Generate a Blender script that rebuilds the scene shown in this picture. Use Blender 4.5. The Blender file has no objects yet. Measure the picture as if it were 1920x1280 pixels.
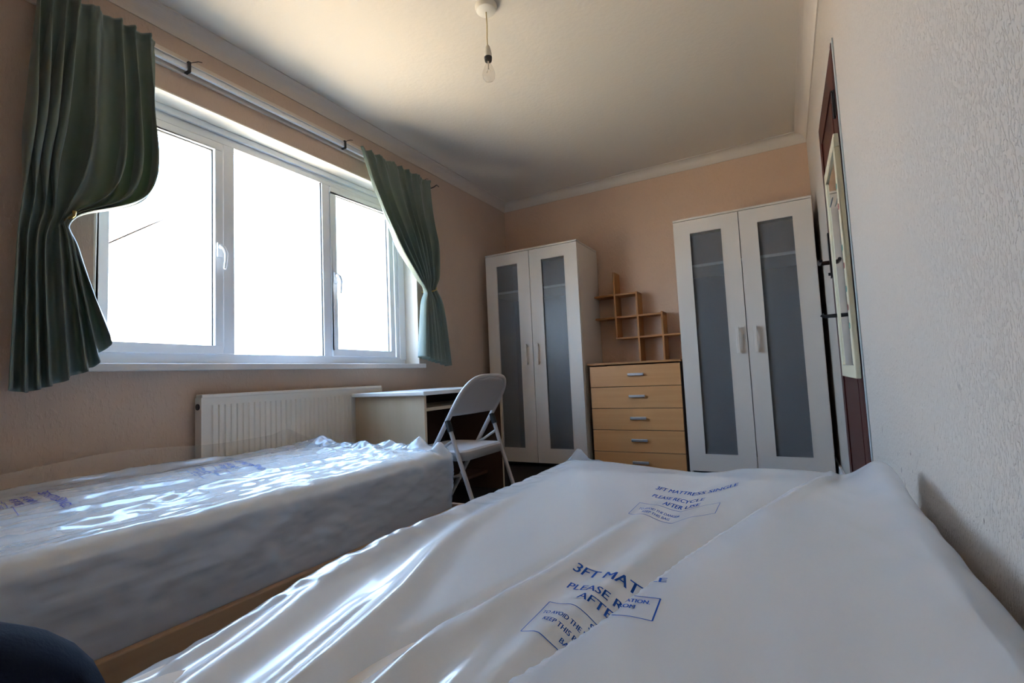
import bpy, bmesh, math, random
import numpy as np
from mathutils import Vector, Matrix, noise
random.seed(7)
C = bpy.context.scene.collection
sc = bpy.context.scene
R = math.radians

# ------------------------------------------------------------------ camera
def set_camera():
    yaw, pitch, roll, f = .5091, .0716, -.0454, 916.2
    fwd = Vector((-math.sin(yaw)*math.cos(pitch), math.cos(yaw)*math.cos(pitch), math.sin(pitch)))
    right = Vector((math.cos(yaw), math.sin(yaw), 0)); up = right.cross(fwd)
    r = right*math.cos(roll)+up*math.sin(roll); u = -right*math.sin(roll)+up*math.cos(roll)
    cd = bpy.data.cameras.new('camera'); co = bpy.data.objects.new('camera', cd); C.objects.link(co)
    cd.sensor_width = 36; cd.lens = f/1920*36; cd.clip_start = .02; cd.clip_end = 300
    M = Matrix((r, u, -fwd)).transposed().to_4x4(); M.translation = Vector((0, 0, .7413))
    co.matrix_world = M; sc.camera = co
set_camera()

# ------------------------------------------------------------------ light
sc.view_settings.view_transform = 'Standard'; sc.view_settings.look = 'None'
sc.view_settings.gamma = 1; sc.view_settings.use_curve_mapping = False
sc.view_settings.exposure = .22
SKY, SUN = 16.5, 58.0
w = bpy.data.worlds.new('world'); sc.world = w; w.use_nodes = True
nt = w.node_tree; nt.nodes.clear()
wo = nt.nodes.new('ShaderNodeOutputWorld'); bg = nt.nodes.new('ShaderNodeBackground')
tc = nt.nodes.new('ShaderNodeTexCoord'); sx = nt.nodes.new('ShaderNodeSeparateXYZ'); cr = nt.nodes.new('ShaderNodeValToRGB')
nt.links.new(tc.outputs['Generated'], sx.inputs[0]); nt.links.new(sx.outputs['Z'], cr.inputs[0])
cr.color_ramp.elements[0].position = 0.0; cr.color_ramp.elements[0].color = (.60, .78, 1.0, 1)
cr.color_ramp.elements[1].position = .75; cr.color_ramp.elements[1].color = (.30, .55, 1.0, 1)
nt.links.new(cr.outputs[0], bg.inputs[0]); bg.inputs[1].default_value = SKY; nt.links.new(bg.outputs[0], wo.inputs[0])
sl = bpy.data.lights.new('sun', 'SUN'); sl.energy = SUN; sl.angle = R(.6); sl.color = (1, .86, .67)
so = bpy.data.objects.new('sun', sl); C.objects.link(so)
so.rotation_euler = Vector((-.38, .30, -.88)).to_track_quat('-Z', 'Y').to_euler()

# ------------------------------------------------------------------ materials
def mat(name, col, rough=.5, spec=.5, metal=0, bump=None, var=None, coat=0, alpha=1, trans=0, sheen=0, emis=None):
    """bump=(scale xyz, strength, distance[, lo, hi]); var=(scale xyz, second colour, lo, hi)"""
    m = bpy.data.materials.new(name); m.use_nodes = True; n = m.node_tree; b = n.nodes['Principled BSDF']
    b.inputs['Base Color'].default_value = (*col, 1); b.inputs['Roughness'].default_value = rough
    b.inputs['Specular IOR Level'].default_value = spec; b.inputs['Metallic'].default_value = metal
    b.inputs['Coat Weight'].default_value = coat; b.inputs['Alpha'].default_value = alpha
    b.inputs['Coat Roughness'].default_value = .08
    b.inputs['Transmission Weight'].default_value = trans; b.inputs['Sheen Weight'].default_value = sheen
    t = n.nodes.new('ShaderNodeTexCoord')
    def nz(scale, detail=3):
        mp = n.nodes.new('ShaderNodeMapping'); mp.inputs['Scale'].default_value = scale
        n.links.new(t.outputs['Object'], mp.inputs[0])
        x = n.nodes.new('ShaderNodeTexNoise'); x.inputs['Scale'].default_value = 1; x.inputs['Detail'].default_value = detail
        n.links.new(mp.outputs[0], x.inputs[0]); return x
    if bump:
        x = nz(bump[0]); bp = n.nodes.new('ShaderNodeBump')
        bp.inputs['Strength'].default_value = bump[1]; bp.inputs['Distance'].default_value = bump[2]
        src = x.outputs[0]
        if len(bump) > 3:
            mr = n.nodes.new('ShaderNodeMapRange'); mr.interpolation_type = 'SMOOTHSTEP'
            mr.inputs[1].default_value = bump[3]; mr.inputs[2].default_value = bump[4]
            n.links.new(src, mr.inputs[0]); src = mr.outputs[0]
        n.links.new(src, bp.inputs['Height']); n.links.new(bp.outputs[0], b.inputs['Normal'])
        if coat: n.links.new(bp.outputs[0], b.inputs['Coat Normal'])
    if var:
        x = nz(var[0], 4); mr = n.nodes.new('ShaderNodeMapRange'); mr.inputs[1].default_value = var[2]; mr.inputs[2].default_value = var[3]
        n.links.new(x.outputs[0], mr.inputs[0])
        mx = n.nodes.new('ShaderNodeMix'); mx.data_type = 'RGBA'
        mx.inputs[6].default_value = (*col, 1); mx.inputs[7].default_value = (*var[1], 1)
        n.links.new(mr.outputs[0], mx.inputs[0]); n.links.new(mx.outputs[2], b.inputs['Base Color'])
    return m

M = {}
M['wall'] = mat('peach_wallpaper', (.70, .475, .33), .75, .3, bump=((95, 95, 42), .35, .003, .48, .68), var=((3, 3, 3), (.66, .45, .32), .3, .7))
M['wall_shaded'] = mat('shaded_peach_wallpaper', (.62, .465, .36), .75, .3, bump=((95, 95, 42), .35, .003, .48, .68), var=((3, 3, 3), (.58, .44, .34), .3, .7))  # same peach paper, the window wall's shade put into its colour
M['ceiling'] = mat('ceiling_paint', (.68, .60, .50), .8, .2, bump=((45, 45, 45), .35, .004))
M['cornice'] = mat('cornice_paint', (.70, .61, .52), .7, .25)
M['carpet'] = mat('dark_carpet', (.030, .022, .020), .95, .1, bump=((180, 180, 180), .8, .004))
M['upvc'] = mat('white_upvc', (.82, .84, .86), .32, .5)
M['gasket'] = mat('black_gasket', (.02, .02, .02), .6)
M['plaster'] = mat('reveal_paint', (.84, .77, .66), .7, .3, bump=((60, 60, 60), .3, .003))
M['sill'] = mat('painted_sill', (.74, .71, .68), .45)
M['white_metal'] = mat('cream_enamel', (.76, .70, .61), .4, .5)
M['chair_metal'] = mat('white_painted_steel', (.50, .455, .43), .32, .5)
M['rubber'] = mat('black_plastic', (.012, .012, .014), .5)
M['maple'] = mat('maple_laminate', (.66, .335, .135), .38, .4, var=((1.2, 14, 30), (.60, .285, .105), .3, .7))
M['pine'] = mat('orange_pine', (.48, .215, .07), .5, .4, var=((3, 30, 3), (.42, .18, .055), .35, .7))
M['darkwood'] = mat('dark_carcass', (.05, .025, .015), .5)
M['desk'] = mat('beech_laminate', (.56, .43, .29), .4, .4, var=((9, 9, 1.3), (.48, .36, .23), .3, .7))
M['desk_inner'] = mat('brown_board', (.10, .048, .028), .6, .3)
M['desk_edge'] = mat('pale_desk_top', (.70, .66, .60), .35)
M['wardrobe'] = mat('white_laminate', (.70, .62, .54), .38, .45)
M['chrome'] = mat('brushed_steel', (.62, .62, .64), .32, .5, metal=.9)
M['mahogany'] = mat('mahogany_varnish', (.075, .010, .007), .42, .3, var=((6, 6, 1), (.045, .008, .006), .3, .7))
M['doorframe'] = mat('pale_blue_white_gloss', (.42, .45, .43), .3)
M['mirror'] = mat('mirror_glass', (.80, .84, .84), .04, .5, metal=1)
M['mirrorframe'] = mat('cream_frame_paint', (.70, .61, .42), .45)
M['dots'] = mat('painted_dot', (.12, .34, .28), .5)
M['dotr'] = mat('painted_dot_red', (.35, .06, .05), .5)
M['iron'] = mat('dark_iron', (.05, .045, .045), .4, .5, metal=.7)
M['brass'] = mat('brass', (.65, .45, .15), .3, .5, metal=.9)
M['railwood'] = mat('bed_wood', (.42, .26, .14), .45, .4, var=((25, 1.5, 25), (.34, .20, .11), .3, .7))
M['mattress'] = mat('mattress_ticking', (.86, .80, .72), .85, .2, bump=((30, 30, 30), .3, .003))
M['ink'] = mat('blue_ink', (.010, .075, .36), .6, .08)
M['ink2'] = mat('violet_blue_ink', (.035, .035, .30), .6, .08)
M['navy'] = mat('navy_cloth', (.006, .009, .022), .9, .15, bump=((300, 300, 300), .4, .002), sheen=.0)
M['skin'] = mat('skin', (.55, .34, .25), .5)
M['flex'] = mat('aged_flex', (.62, .47, .22), .5)
M['bakelite'] = mat('white_plastic', (.72, .66, .56), .4)
M['housewall'] = mat('sunlit_render', (.80, .74, .66), .9)
M['houseroof'] = mat('roof_tiles', (.50, .36, .32), .9)
M['grass'] = mat('ground_paving', (.64, .51, .35), .95, .1, var=((.3, .3, .3), (.5, .45, .33), .3, .7))

# right wall: the same embossed paper, paler, with scattered dark scuffs low down near the camera end
M['wallr'] = mat('embossed_wallpaper', (.62, .53, .445), .55, .5, bump=((240, 200, 85), .75, .0025, .50, .62))
def scuffs(m):
    n = m.node_tree; b = n.nodes['Principled BSDF']
    t = n.nodes.new('ShaderNodeTexCoord'); mp = n.nodes.new('ShaderNodeMapping'); mp.inputs['Scale'].default_value = (60, 60, 28)
    n.links.new(t.outputs['Object'], mp.inputs[0]); x = n.nodes.new('ShaderNodeTexNoise'); x.inputs['Scale'].default_value = 1
    x.inputs['Detail'].default_value = 2; n.links.new(mp.outputs[0], x.inputs[0])
    mr = n.nodes.new('ShaderNodeMapRange'); mr.inputs[1].default_value = .70; mr.inputs[2].default_value = .74; n.links.new(x.outputs[0], mr.inputs[0])
    x2 = n.nodes.new('ShaderNodeTexNoise'); x2.inputs['Scale'].default_value = 6; n.links.new(t.outputs['Object'], x2.inputs[0])
    mr2 = n.nodes.new('ShaderNodeMapRange'); mr2.inputs[1].default_value = .5; mr2.inputs[2].default_value = .6; n.links.new(x2.outputs[0], mr2.inputs[0])
    s = n.nodes.new('ShaderNodeSeparateXYZ'); n.links.new(t.outputs['Object'], s.inputs[0])
    mz = n.nodes.new('ShaderNodeMapRange'); mz.inputs[1].default_value = .80; mz.inputs[2].default_value = .55; n.links.new(s.outputs['Z'], mz.inputs[0])
    a = n.nodes.new('ShaderNodeMath'); a.operation = 'MULTIPLY'; n.links.new(mr.outputs[0], a.inputs[0]); n.links.new(mr2.outputs[0], a.inputs[1])
    a2 = n.nodes.new('ShaderNodeMath'); a2.operation = 'MULTIPLY'; n.links.new(a.outputs[0], a2.inputs[0]); n.links.new(mz.outputs[0], a2.inputs[1])
    mx = n.nodes.new('ShaderNodeMix'); mx.data_type = 'RGBA'; mx.inputs[6].default_value = b.inputs['Base Color'].default_value
    mx.inputs[7].default_value = (.10, .06, .04, 1); n.links.new(a2.outputs[0], mx.inputs[0]); n.links.new(mx.outputs[2], b.inputs['Base Color'])
scuffs(M['wallr'])

def glass_mat(name, tint, refl):
    m = bpy.data.materials.new(name); m.use_nodes = True; n = m.node_tree; n.nodes.clear()
    o = n.nodes.new('ShaderNodeOutputMaterial'); mx = n.nodes.new('ShaderNodeMixShader'); tr = n.nodes.new('ShaderNodeBsdfTransparent')
    gl = n.nodes.new('ShaderNodeBsdfGlossy'); gl.inputs['Roughness'].default_value = .02; lw = n.nodes.new('ShaderNodeLayerWeight'); lw.inputs[0].default_value = .5; pw = n.nodes.new('ShaderNodeMath'); pw.operation = 'POWER'; pw.inputs[1].default_value = 5
    fr = n.nodes.new('ShaderNodeMath'); fr.operation = 'MULTIPLY_ADD'; fr.inputs[1].default_value = .8; fr.inputs[2].default_value = refl; n.links.new(lw.outputs['Facing'], pw.inputs[0]); n.links.new(pw.outputs[0], fr.inputs[0])
    tr.inputs[0].default_value = (*tint, 1); n.links.new(fr.outputs[0], mx.inputs[0]); n.links.new(tr.outputs[0], mx.inputs[1]); n.links.new(gl.outputs[0], mx.inputs[2])
    n.links.new(mx.outputs[0], o.inputs[0]); return m
M['glass'] = glass_mat('window_glass', (.97, .98, .98), .04)
M['bulb'] = glass_mat('bulb_glass', (.94, .93, .91), .05)

def cloth_mat():
    m = mat('sage_curtain_cloth', (.165, .205, .168), .42, .5, bump=((500, 500, 500), .25, .0015), sheen=.25)
    n = m.node_tree; b = n.nodes['Principled BSDF']; o = n.nodes['Material Output']
    t = n.nodes.new('ShaderNodeBsdfTranslucent'); t.inputs[0].default_value = (.20, .30, .10, 1)
    mx = n.nodes.new('ShaderNodeMixShader'); mx.inputs[0].default_value = .12
    n.links.new(b.outputs[0], mx.inputs[1]); n.links.new(t.outputs[0], mx.inputs[2]); n.links.new(mx.outputs[0], o.inputs[0]); return m
M['curtain'] = cloth_mat()

def bag_mat(name, alpha, crinkle, col=(.82, .86, .90), rough=.17, scale=(26, 5, 26)):
    m = mat(name, col, rough, .5, alpha=alpha, coat=.55)
    m.node_tree.nodes['Principled BSDF'].inputs['Specular IOR Level'].default_value = .75
    n = m.node_tree; b = n.nodes['Principled BSDF']; b.inputs['Coat Roughness'].default_value = .06
    t = n.nodes.new('ShaderNodeTexCoord'); mp = n.nodes.new('ShaderNodeMapping'); mp.inputs['Scale'].default_value = scale; mp.inputs['Rotation'].default_value = (0, 0, .12)
    n.links.new(t.outputs['Object'], mp.inputs[0]); x = n.nodes.new('ShaderNodeTexNoise'); x.inputs['Scale'].default_value = 1
    x.noise_type = 'RIDGED_MULTIFRACTAL'; x.inputs['Detail'].default_value = 3; x.inputs['Distortion'].default_value = .6
    n.links.new(mp.outputs[0], x.inputs[0]); bp = n.nodes.new('ShaderNodeBump'); bp.inputs['Strength'].default_value = crinkle; bp.inputs['Distance'].default_value = .003
    n.links.new(x.outputs[0], bp.inputs['Height']); n.links.new(bp.outputs[0], b.inputs['Normal']); n.links.new(bp.outputs[0], b.inputs['Coat Normal'])
    return m
M['bag_far'] = bag_mat('polythene_crinkled', .42, .55)
M['mattress_dark'] = mat('mattress_taupe_sides', (.40, .345, .315), .85, .2, bump=((30, 30, 30), .3, .003))  # darker taupe for the lower faces of the window-side mattress core
M['bag_near'] = bag_mat('polythene_smooth', .60, .16, col=(.86, .89, .93), rough=.32, scale=(16, 3, 16))
M['bag_clear'] = bag_mat('polythene_clear', .16, .5, col=(.9, .92, .95))

def frost():
    m = bpy.data.materials.new('frosted_glass'); m.use_nodes = True; n = m.node_tree; b = n.nodes['Principled BSDF']
    b.inputs['Base Color'].default_value = (.24, .245, .25, 1); b.inputs['Roughness'].default_value = .30; b.inputs['Alpha'].default_value = .40
    b.inputs['Specular IOR Level'].default_value = .6
    return m
M['frost'] = frost(); M['shadeboard'] = mat('shaded_backing_board', (.20, .19, .18), .8)  # back board greyed to paint in the dim wardrobe interior

# ------------------------------------------------------------------ geometry helpers
class MB:
    def __init__(s): s.v = []; s.f = []; s.m = []
    def add(s, vs, fs, mi=0):
        o = len(s.v); s.v += [tuple(p) for p in vs]; s.f += [tuple(i+o for i in f) for f in fs]; s.m += [mi]*len(fs); return s
    def box(s, x0, x1, y0, y1, z0, z1, mi=0):
        return s.add([(x, y, z) for x in (x0, x1) for y in (y0, y1) for z in (z0, z1)],
                     [(0, 1, 3, 2), (4, 6, 7, 5), (0, 4, 5, 1), (2, 3, 7, 6), (0, 2, 6, 4), (1, 5, 7, 3)], mi)
    def tube(s, pts, r, n=12, mi=0, caps=True, flat=None):
        pts = [Vector(p) for p in pts]; rr = r if isinstance(r, (list, tuple)) else [r]*len(pts); vs = []; fs = []
        prev = None
        for i, p in enumerate(pts):
            d = (pts[min(i+1, len(pts)-1)]-pts[max(i-1, 0)]).normalized()
            if prev is None:
                a = Vector((0, 0, 1)) if abs(d.z) < .9 else Vector((1, 0, 0)); a = (a-d*a.dot(d)).normalized()
            else: a = (prev-d*prev.dot(d)).normalized()
            prev = a; b = d.cross(a)
            for k in range(n):
                t = 2*math.pi*k/n; vs.append(p+a*rr[i]*math.cos(t)+b*rr[i]*math.sin(t))
        for i in range(len(pts)-1):
            for k in range(n): fs.append((i*n+k, i*n+(k+1) % n, (i+1)*n+(k+1) % n, (i+1)*n+k))
        if caps: fs += [tuple(range(n-1, -1, -1)), tuple((len(pts)-1)*n+k for k in range(n))]
        return s.add(vs, fs, mi)
    def lathe(s, prof, c=(0, 0, 0), n=24, mi=0):
        vs = [(c[0]+r*math.cos(2*math.pi*k/n), c[1]+r*math.sin(2*math.pi*k/n), c[2]+z) for r, z in prof for k in range(n)]
        fs = [(i*n+k, i*n+(k+1) % n, (i+1)*n+(k+1) % n, (i+1)*n+k) for i in range(len(prof)-1) for k in range(n)]
        fs += [tuple(range(n)), tuple((len(prof)-1)*n+k for k in range(n))]
        return s.add(vs, fs, mi)
    def prism(s, poly, axis, a, b, mi=0):
        """poly in the two other axes (order xyz), extruded along axis from a to b"""
        def P(q, t):
            return (t, q[0], q[1]) if axis == 0 else ((q[0], t, q[1]) if axis == 1 else (q[0], q[1], t))
        n = len(poly); vs = [P(q, a) for q in poly]+[P(q, b) for q in poly]
        fs = [tuple(range(n)), tuple(range(2*n-1, n-1, -1))]+[(i, (i+1) % n, n+(i+1) % n, n+i) for i in range(n)]
        return s.add(vs, fs, mi)
    def grid(s, G, mi=0):
        n, m = G.shape[:2]
        return s.add([tuple(map(float, p)) for p in G.reshape(-1, 3)],
                     [(i*m+j, (i+1)*m+j, (i+1)*m+j+1, i*m+j+1) for i in range(n-1) for j in range(m-1)], mi)
    def build(s, name, mats, parent=None, bevel=0, smooth=False, seg=2, **tags):
        me = bpy.data.meshes.new(name); me.from_pydata(s.v, [], s.f)
        for m_ in (mats if isinstance(mats, (list, tuple)) else [mats]): me.materials.append(M[m_] if isinstance(m_, str) else m_)
        me.polygons.foreach_set('material_index', s.m)
        bm = bmesh.new(); bm.from_mesh(me)
        bmesh.ops.remove_doubles(bm, verts=bm.verts, dist=1e-6)
        bmesh.ops.recalc_face_normals(bm, faces=bm.faces)
        if bevel:
            es = [e for e in bm.edges if len(e.link_faces) == 2 and e.calc_face_angle(0) > R(40)]
            bmesh.ops.bevel(bm, geom=es, offset=bevel, segments=seg, profile=.5, affect='EDGES', clamp_overlap=True)
        bm.to_mesh(me); bm.free()
        if smooth:
            me.polygons.foreach_set('use_smooth', [True]*len(me.polygons)); me.set_sharp_from_angle(angle=R(40))
        o = bpy.data.objects.new(name, me); C.objects.link(o)
        if parent: o.parent = parent
        for k, v in tags.items(): o[k] = v
        return o
def thing(name, label, cat, loc=(0, 0, 0), rz=0, group=None, kind=None):
    o = bpy.data.objects.new(name, None); C.objects.link(o); o.location = loc; o.rotation_euler = (0, 0, rz); o.empty_display_size = .1
    o['label'] = label; o['category'] = cat
    if group: o['group'] = group
    if kind: o['kind'] = kind
    return o
def struct(name, mb, m, **k): return mb.build(name, m, kind='structure', **k)

# ------------------------------------------------------------------ room shell
XL, XR, YF, YN, ZC = -2.31, .245, 4.10, -.85, 2.42
T = .26
struct('floor', MB().box(XL-T, XR+T, YN-T, YF+T, -.12, 0), 'carpet')
struct('ceiling', MB().box(XL-T, XR+T, YN-T, YF+T, ZC, ZC+.15), 'ceiling')
struct('wall_far', MB().box(XL-T, XR+T, YF, YF+T, 0, ZC), 'wall')
struct('wall_near', MB().box(XL-T, XR+T, YN-T, YN, 0, ZC), 'wall')
WY0, WY1, WZ0, WZ1 = .842, 2.757, .862, 2.078      # window opening
wl = MB()
wl.box(XL-T, XL, YN, WY0, 0, ZC); wl.box(XL-T, XL, WY1, YF, 0, ZC)
wl.box(XL-T, XL, WY0, WY1, 0, WZ0-.03); wl.box(XL-T, XL, WY0, WY1, WZ1, ZC)
struct('wall_left', wl, 'wall_shaded')
# painted plaster lining of the opening
rv = MB(); RB = XL-T
rv.box(RB, XL-.001, WY0, WY1, WZ1-.006, WZ1+.0); rv.box(RB, XL-.001, WY1-.006, WY1, WZ0, WZ1-.006); rv.box(RB, XL-.001, WY0, WY0+.006, WZ0, WZ1-.006)
struct('trim_1', rv, 'plaster')
# right wall with the doorway
DY0, DY1, DZ = 2.205, 3.02, 1.975
wr = MB()
wr.box(XR, XR+T, YN, DY0, 0, ZC); wr.box(XR, XR+T, DY1, YF, 0, ZC); wr.box(XR, XR+T, DY0, DY1, DZ, ZC); wr.box(XR+.06, XR+T, DY0, DY1, 0, DZ)
struct('wall_right', wr, 'wallr')
# coving
def cove(n=8, d=.060):
    pts = [(0, -.012), (.006, -.012), (.006, 0)]
    for k in range(n+1):
        t = k/n*math.pi/2; pts.append((.006+(d-.006)*(1-math.cos(t)), 0+(d-.006)*math.sin(t)))
    pts += [(d, d-.006+.0), (d+.012, d-.006), (d+.012, d), (0, d)]
    return [(a, ZC-d+b) for a, b in pts]
cv = cove()
struct('trim_2', MB().prism([(XL+a, b) for a, b in cv], 1, YN, YF), 'cornice')
struct('trim_3', MB().prism([(YF-a, b) for a, b in cv], 0, XL, XR), 'cornice')
struct('trim_4', MB().prism([(XR-a, b) for a, b in cv], 1, YN, YF), 'cornice')
# skirting
struct('baseboard_left', MB().box(XL, XL+.015, YN, YF, 0, .1), 'sill', bevel=.003)
struct('baseboard_far', MB().box(XL+.015, XR-.015, YF-.015, YF, 0, .1), 'sill', bevel=.003)
struct('baseboard_right', MB().box(XR-.015, XR, YN, DY0-.03, 0, .1).box(XR-.015, XR, DY1+.0, YF, 0, .1), 'sill', bevel=.003)
# window sill board
struct('trim_5', MB().box(XL-.20, XL+.0005, WY0+.001, WY1-.007, WZ0-.030, WZ0).box(XL+.0005, XL+.05, WY0-.04, WY1+.012, WZ0-.030, WZ0), 'sill', bevel=.003)

# ------------------------------------------------------------------ window
win = thing('window_1', 'white three-light casement window, blown out with daylight', 'window', (0, 0, 0), kind='structure')
FX = XL-.13                                        # room face of the frame
f0, f1 = FX-.065, FX
y0, y1 = WY0+.006, WY1-.006; z0, z1 = WZ0, WZ1-.006
ML = (1.418, 1.478); MR_ = (2.032, 2.088)
fr = MB()
fr.box(f0, f1, y0, y1, z0, .918); fr.box(f0, f1, y0, y1, 2.000, z1)
fr.box(f0, f1, y0, .897, .918, 2.0); fr.box(f0, f1, 2.66, y1, .918, 2.0)
fr.box(f0, f1, *ML, .918, 2.0); fr.box(f0, f1, *MR_, .918, 2.0)
fr.box(f1, f1+.018, y0, y1, 2.04, z1); fr.box(f1, f1+.012, 2.69, y1, .90, 2.04)
fr.build('window_frame', 'upvc', win, bevel=.004)
def casement(a, b, zb, zt, w=.042):
    s = MB(); o0, o1 = f0+.01, f1+.016
    s.box(o0, o1, a, b, zb, zb+w); s.box(o0, o1, a, b, zt-w, zt); s.box(o0, o1, a, a+w, zb+w, zt-w); s.box(o0, o1, b-w, b, zb+w, zt-w)
    o = s.build('casement_sash', 'upvc', win, bevel=.005)
    g = MB(); gx0, gx1 = f0+.03, f0+.055
    g.box(gx1, gx1+.006, a+w, a+w+.004, zb+w, zt-w); g.box(gx1, gx1+.006, b-w-.004, b-w, zb+w, zt-w)
    g.box(gx1, gx1+.006, a+w, b-w, zt-w-.004, zt-w)
    g.build('gasket', 'gasket', o)
    MB().box(f0+.03, f0+.036, a+w-.004, b-w+.004, zb+w-.004, zt-w+.004).build('pane', 'glass', o)
    return o
sL = casement(.895, 1.412, .915, 1.992); sR = casement(2.086, 2.635, .915, 1.992)
MB().box(f0+.03, f0+.036, 1.478, 2.032, .918, 2.0).build('pane', 'glass', win)
g = MB(); g.box(f0+.05, f0+.056, 2.027, 2.032, .918, 2.0); g.build('gasket', 'gasket', win)
def win_handle(y, z, par, flip):
    h = MB(); x = f1+.016
    h.box(x, x+.012, y-.011, y+.011, z-.035, z+.035)
    h.tube([(x+.012, y, z+.012), (x+.032, y, z+.012)], .009, 10)
    h.tube([(x+.030, y-.012*flip, z+.022), (x+.036, y+.004*flip, z+.008), (x+.036, y+.016*flip, z-.02), (x+.034, y+.016*flip, z-.05), (x+.040, y+.008*flip, z-.085), (x+.041, y+.005*flip, z-.10)], [.006, .010, .009, .007, .007, .006], 10)
    h.build('window_handle', 'upvc', par, smooth=True, bevel=.0)
win_handle(1.388, 1.435, sL, 1); win_handle(2.108, 1.405, sR, 1)

# ------------------------------------------------------------------ door on the right wall
dr = thing('door_1', 'dark mahogany door in right wall', 'door', kind='structure')
d = MB()
DX = XR-.001
d.box(DX, DX+.04, DY0+.035, DY1-.0, .01, DZ-.008)
for (a, b) in ((DY0+.035, DY0+.135), (DY1-.10, DY1)): d.box(DX-.005, DX, a, b, .01, DZ-.008)
for (a, b) in ((.01, .20), (.83, .96), (DZ-.12, DZ-.008)): d.box(DX-.005, DX, DY0+.135, DY1-.10, a, b)
for za, zb in ((.24, .79), (1.0, DZ-.16)): d.box(DX-.003, DX, DY0+.175, DY1-.14, za, zb)
d.build('door_panel', 'mahogany', dr, bevel=.003)
MB().box(XR-.006, XR+.05, DY0+.002, DY0+.033, 0, DZ).build('door_jamb', 'mahogany', dr, bevel=.002)
MB().box(XR-.004, XR, DY0-.030, DY0+.001, 0, DZ+.0).build('door_frame', 'doorframe', dr, bevel=.003)
hg = MB(); hg.box(XR-.0095, XR-.006, DY0+.012, DY0+.050, 1.69, 1.79); hg.tube([(XR-.012, DY0+.030, 1.685), (XR-.012, DY0+.030, 1.795)], .005, 10)
hg.tube([(XR-.012, DY0-.005, 1.775), (XR-.02, DY0-.005, 1.775)], .003, 6)
hg.build('hinge', 'iron', dr, smooth=True)
hd = MB(); yh = DY1-.055; hx = DX-.008
hd.box(hx-.006, hx, yh-.02, yh+.02, 1.17, 1.40); hd.tube([(hx-.004, yh, 1.25), (hx-.05, yh, 1.25)], .011, 12)
hd.tube([(hx-.05, yh+.008, 1.25), (hx-.054, yh-.05, 1.248), (hx-.050, yh-.11, 1.245)], [.010, .009, .008], 12)
hd.tube([(hx-.004, yh, 1.19), (hx-.016, yh, 1.19)], .008, 8)
hd.build('door_handle', 'iron', dr, smooth=True)

# ------------------------------------------------------------------ mirror hung on the door (top tilts forward)
mi = thing('mirror', 'long narrow mirror in cream painted frame with coloured dots, hanging on the dark red door', 'mirror', (XR-.026, .125, .675))
def mirror():
    A = (2.08, 2.585); h = .94; w = .05
    f = MB(); f.box(0, .018, A[0], A[1], 0, w); f.box(0, .018, A[0], A[1], h-w, h); f.box(0, .018, A[0], A[0]+w, w, h-w); f.box(0, .018, A[1]-w, A[1], w, h-w)
    f.build('mirror_frame', 'mirrorframe', mi, bevel=.004)
    MB().box(.006, .012, A[0]+w-.003, A[1]-w+.003, w-.003, h-w+.003).build('mirror_glass', 'mirror', mi)
    for i, (yy, zz, mm) in enumerate([(2.105, .20, 'dots'), (2.10, .34, 'dots'), (2.107, .50, 'dots'), (2.102, .66, 'dotr'), (2.106, .74, 'dots'), (2.10, .43, 'dotr'), (2.104, .27, 'dotr')]):
        q = MB(); q.lathe([(.0001, 0), (.012, .0005), (.012, .0015), (.0001, .002)], n=14)
        q.v = [(-z_-.0002, yy+a, zz+b) for a, b, z_ in q.v]; q.build('painted_dot', mm, mi)
    k = MB(); k.box(-.006, -.001, A[0]+.16, A[0]+.30, .735, .742); k.build('hanging_bar', 'chrome', mi, bevel=.003)
mirror(); 
mi.rotation_euler = (0, 0, 0)
hk = MB(); hk.tube([(XR-.014, 2.70, .955), (XR-.075, 2.70, .955), (XR-.085, 2.70, .965)], [.010, .008, .011], 10); hk.box(XR-.020, XR-.0125, 2.685, 2.715, .93, .985)
hk.build('coat_hook', 'iron', None, smooth=True, label='small dark hook sticking out of the door beside the mirror', category='hook')

# ------------------------------------------------------------------ ceiling pendant
LX, LY = -1.068, 1.812
pl = thing('pendant_lamp', 'bare clear bulb hanging on a yellowed flex from a white ceiling rose', 'lamp', (LX, LY, ZC))
MB().lathe([(.0001, -.028), (.03, -.028), (.044, -.022), (.050, -.008), (.050, 0)], n=32).build('ceiling_rose', 'bakelite', pl, smooth=True)
MB().tube([(0, 0, -.026), (.0015, 0, -.09), (-.001, 0, -.15), (0, 0, -.20)], .0028, 8).build('flex', 'flex', pl, smooth=True)
MB().lathe([(.005, -.185), (.010, -.195), (.0145, -.215), (.0145, -.222), (.0165, -.224), (.0165, -.242)], n=24).build('lamp_holder', 'bakelite', pl, smooth=True)
MB().lathe([(.0175, -.242), (.0175, -.249), (.0150, -.250), (.0150, -.254), (.0165, -.255), (.0150, -.262)], n=24).build('holder_ring', 'rubber', pl, smooth=True)
b_ = MB().lathe([(.012, -.262), (.012, -.275), (.020, -.292), (.0275, -.312), (.029, -.325), (.026, -.340), (.017, -.351), (.0001, -.355)], n=28).build('light_bulb', 'bulb', pl, smooth=True)
MB().tube([(0, 0, -.262), (0, 0, -.300)], .0035, 8).tube([(-.010, 0, -.312), (-.004, 0, -.300), (.004, 0, -.300), (.010, 0, -.312)], .0008, 5).build('filament_stem', 'bakelite', b_, smooth=True)

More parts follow.
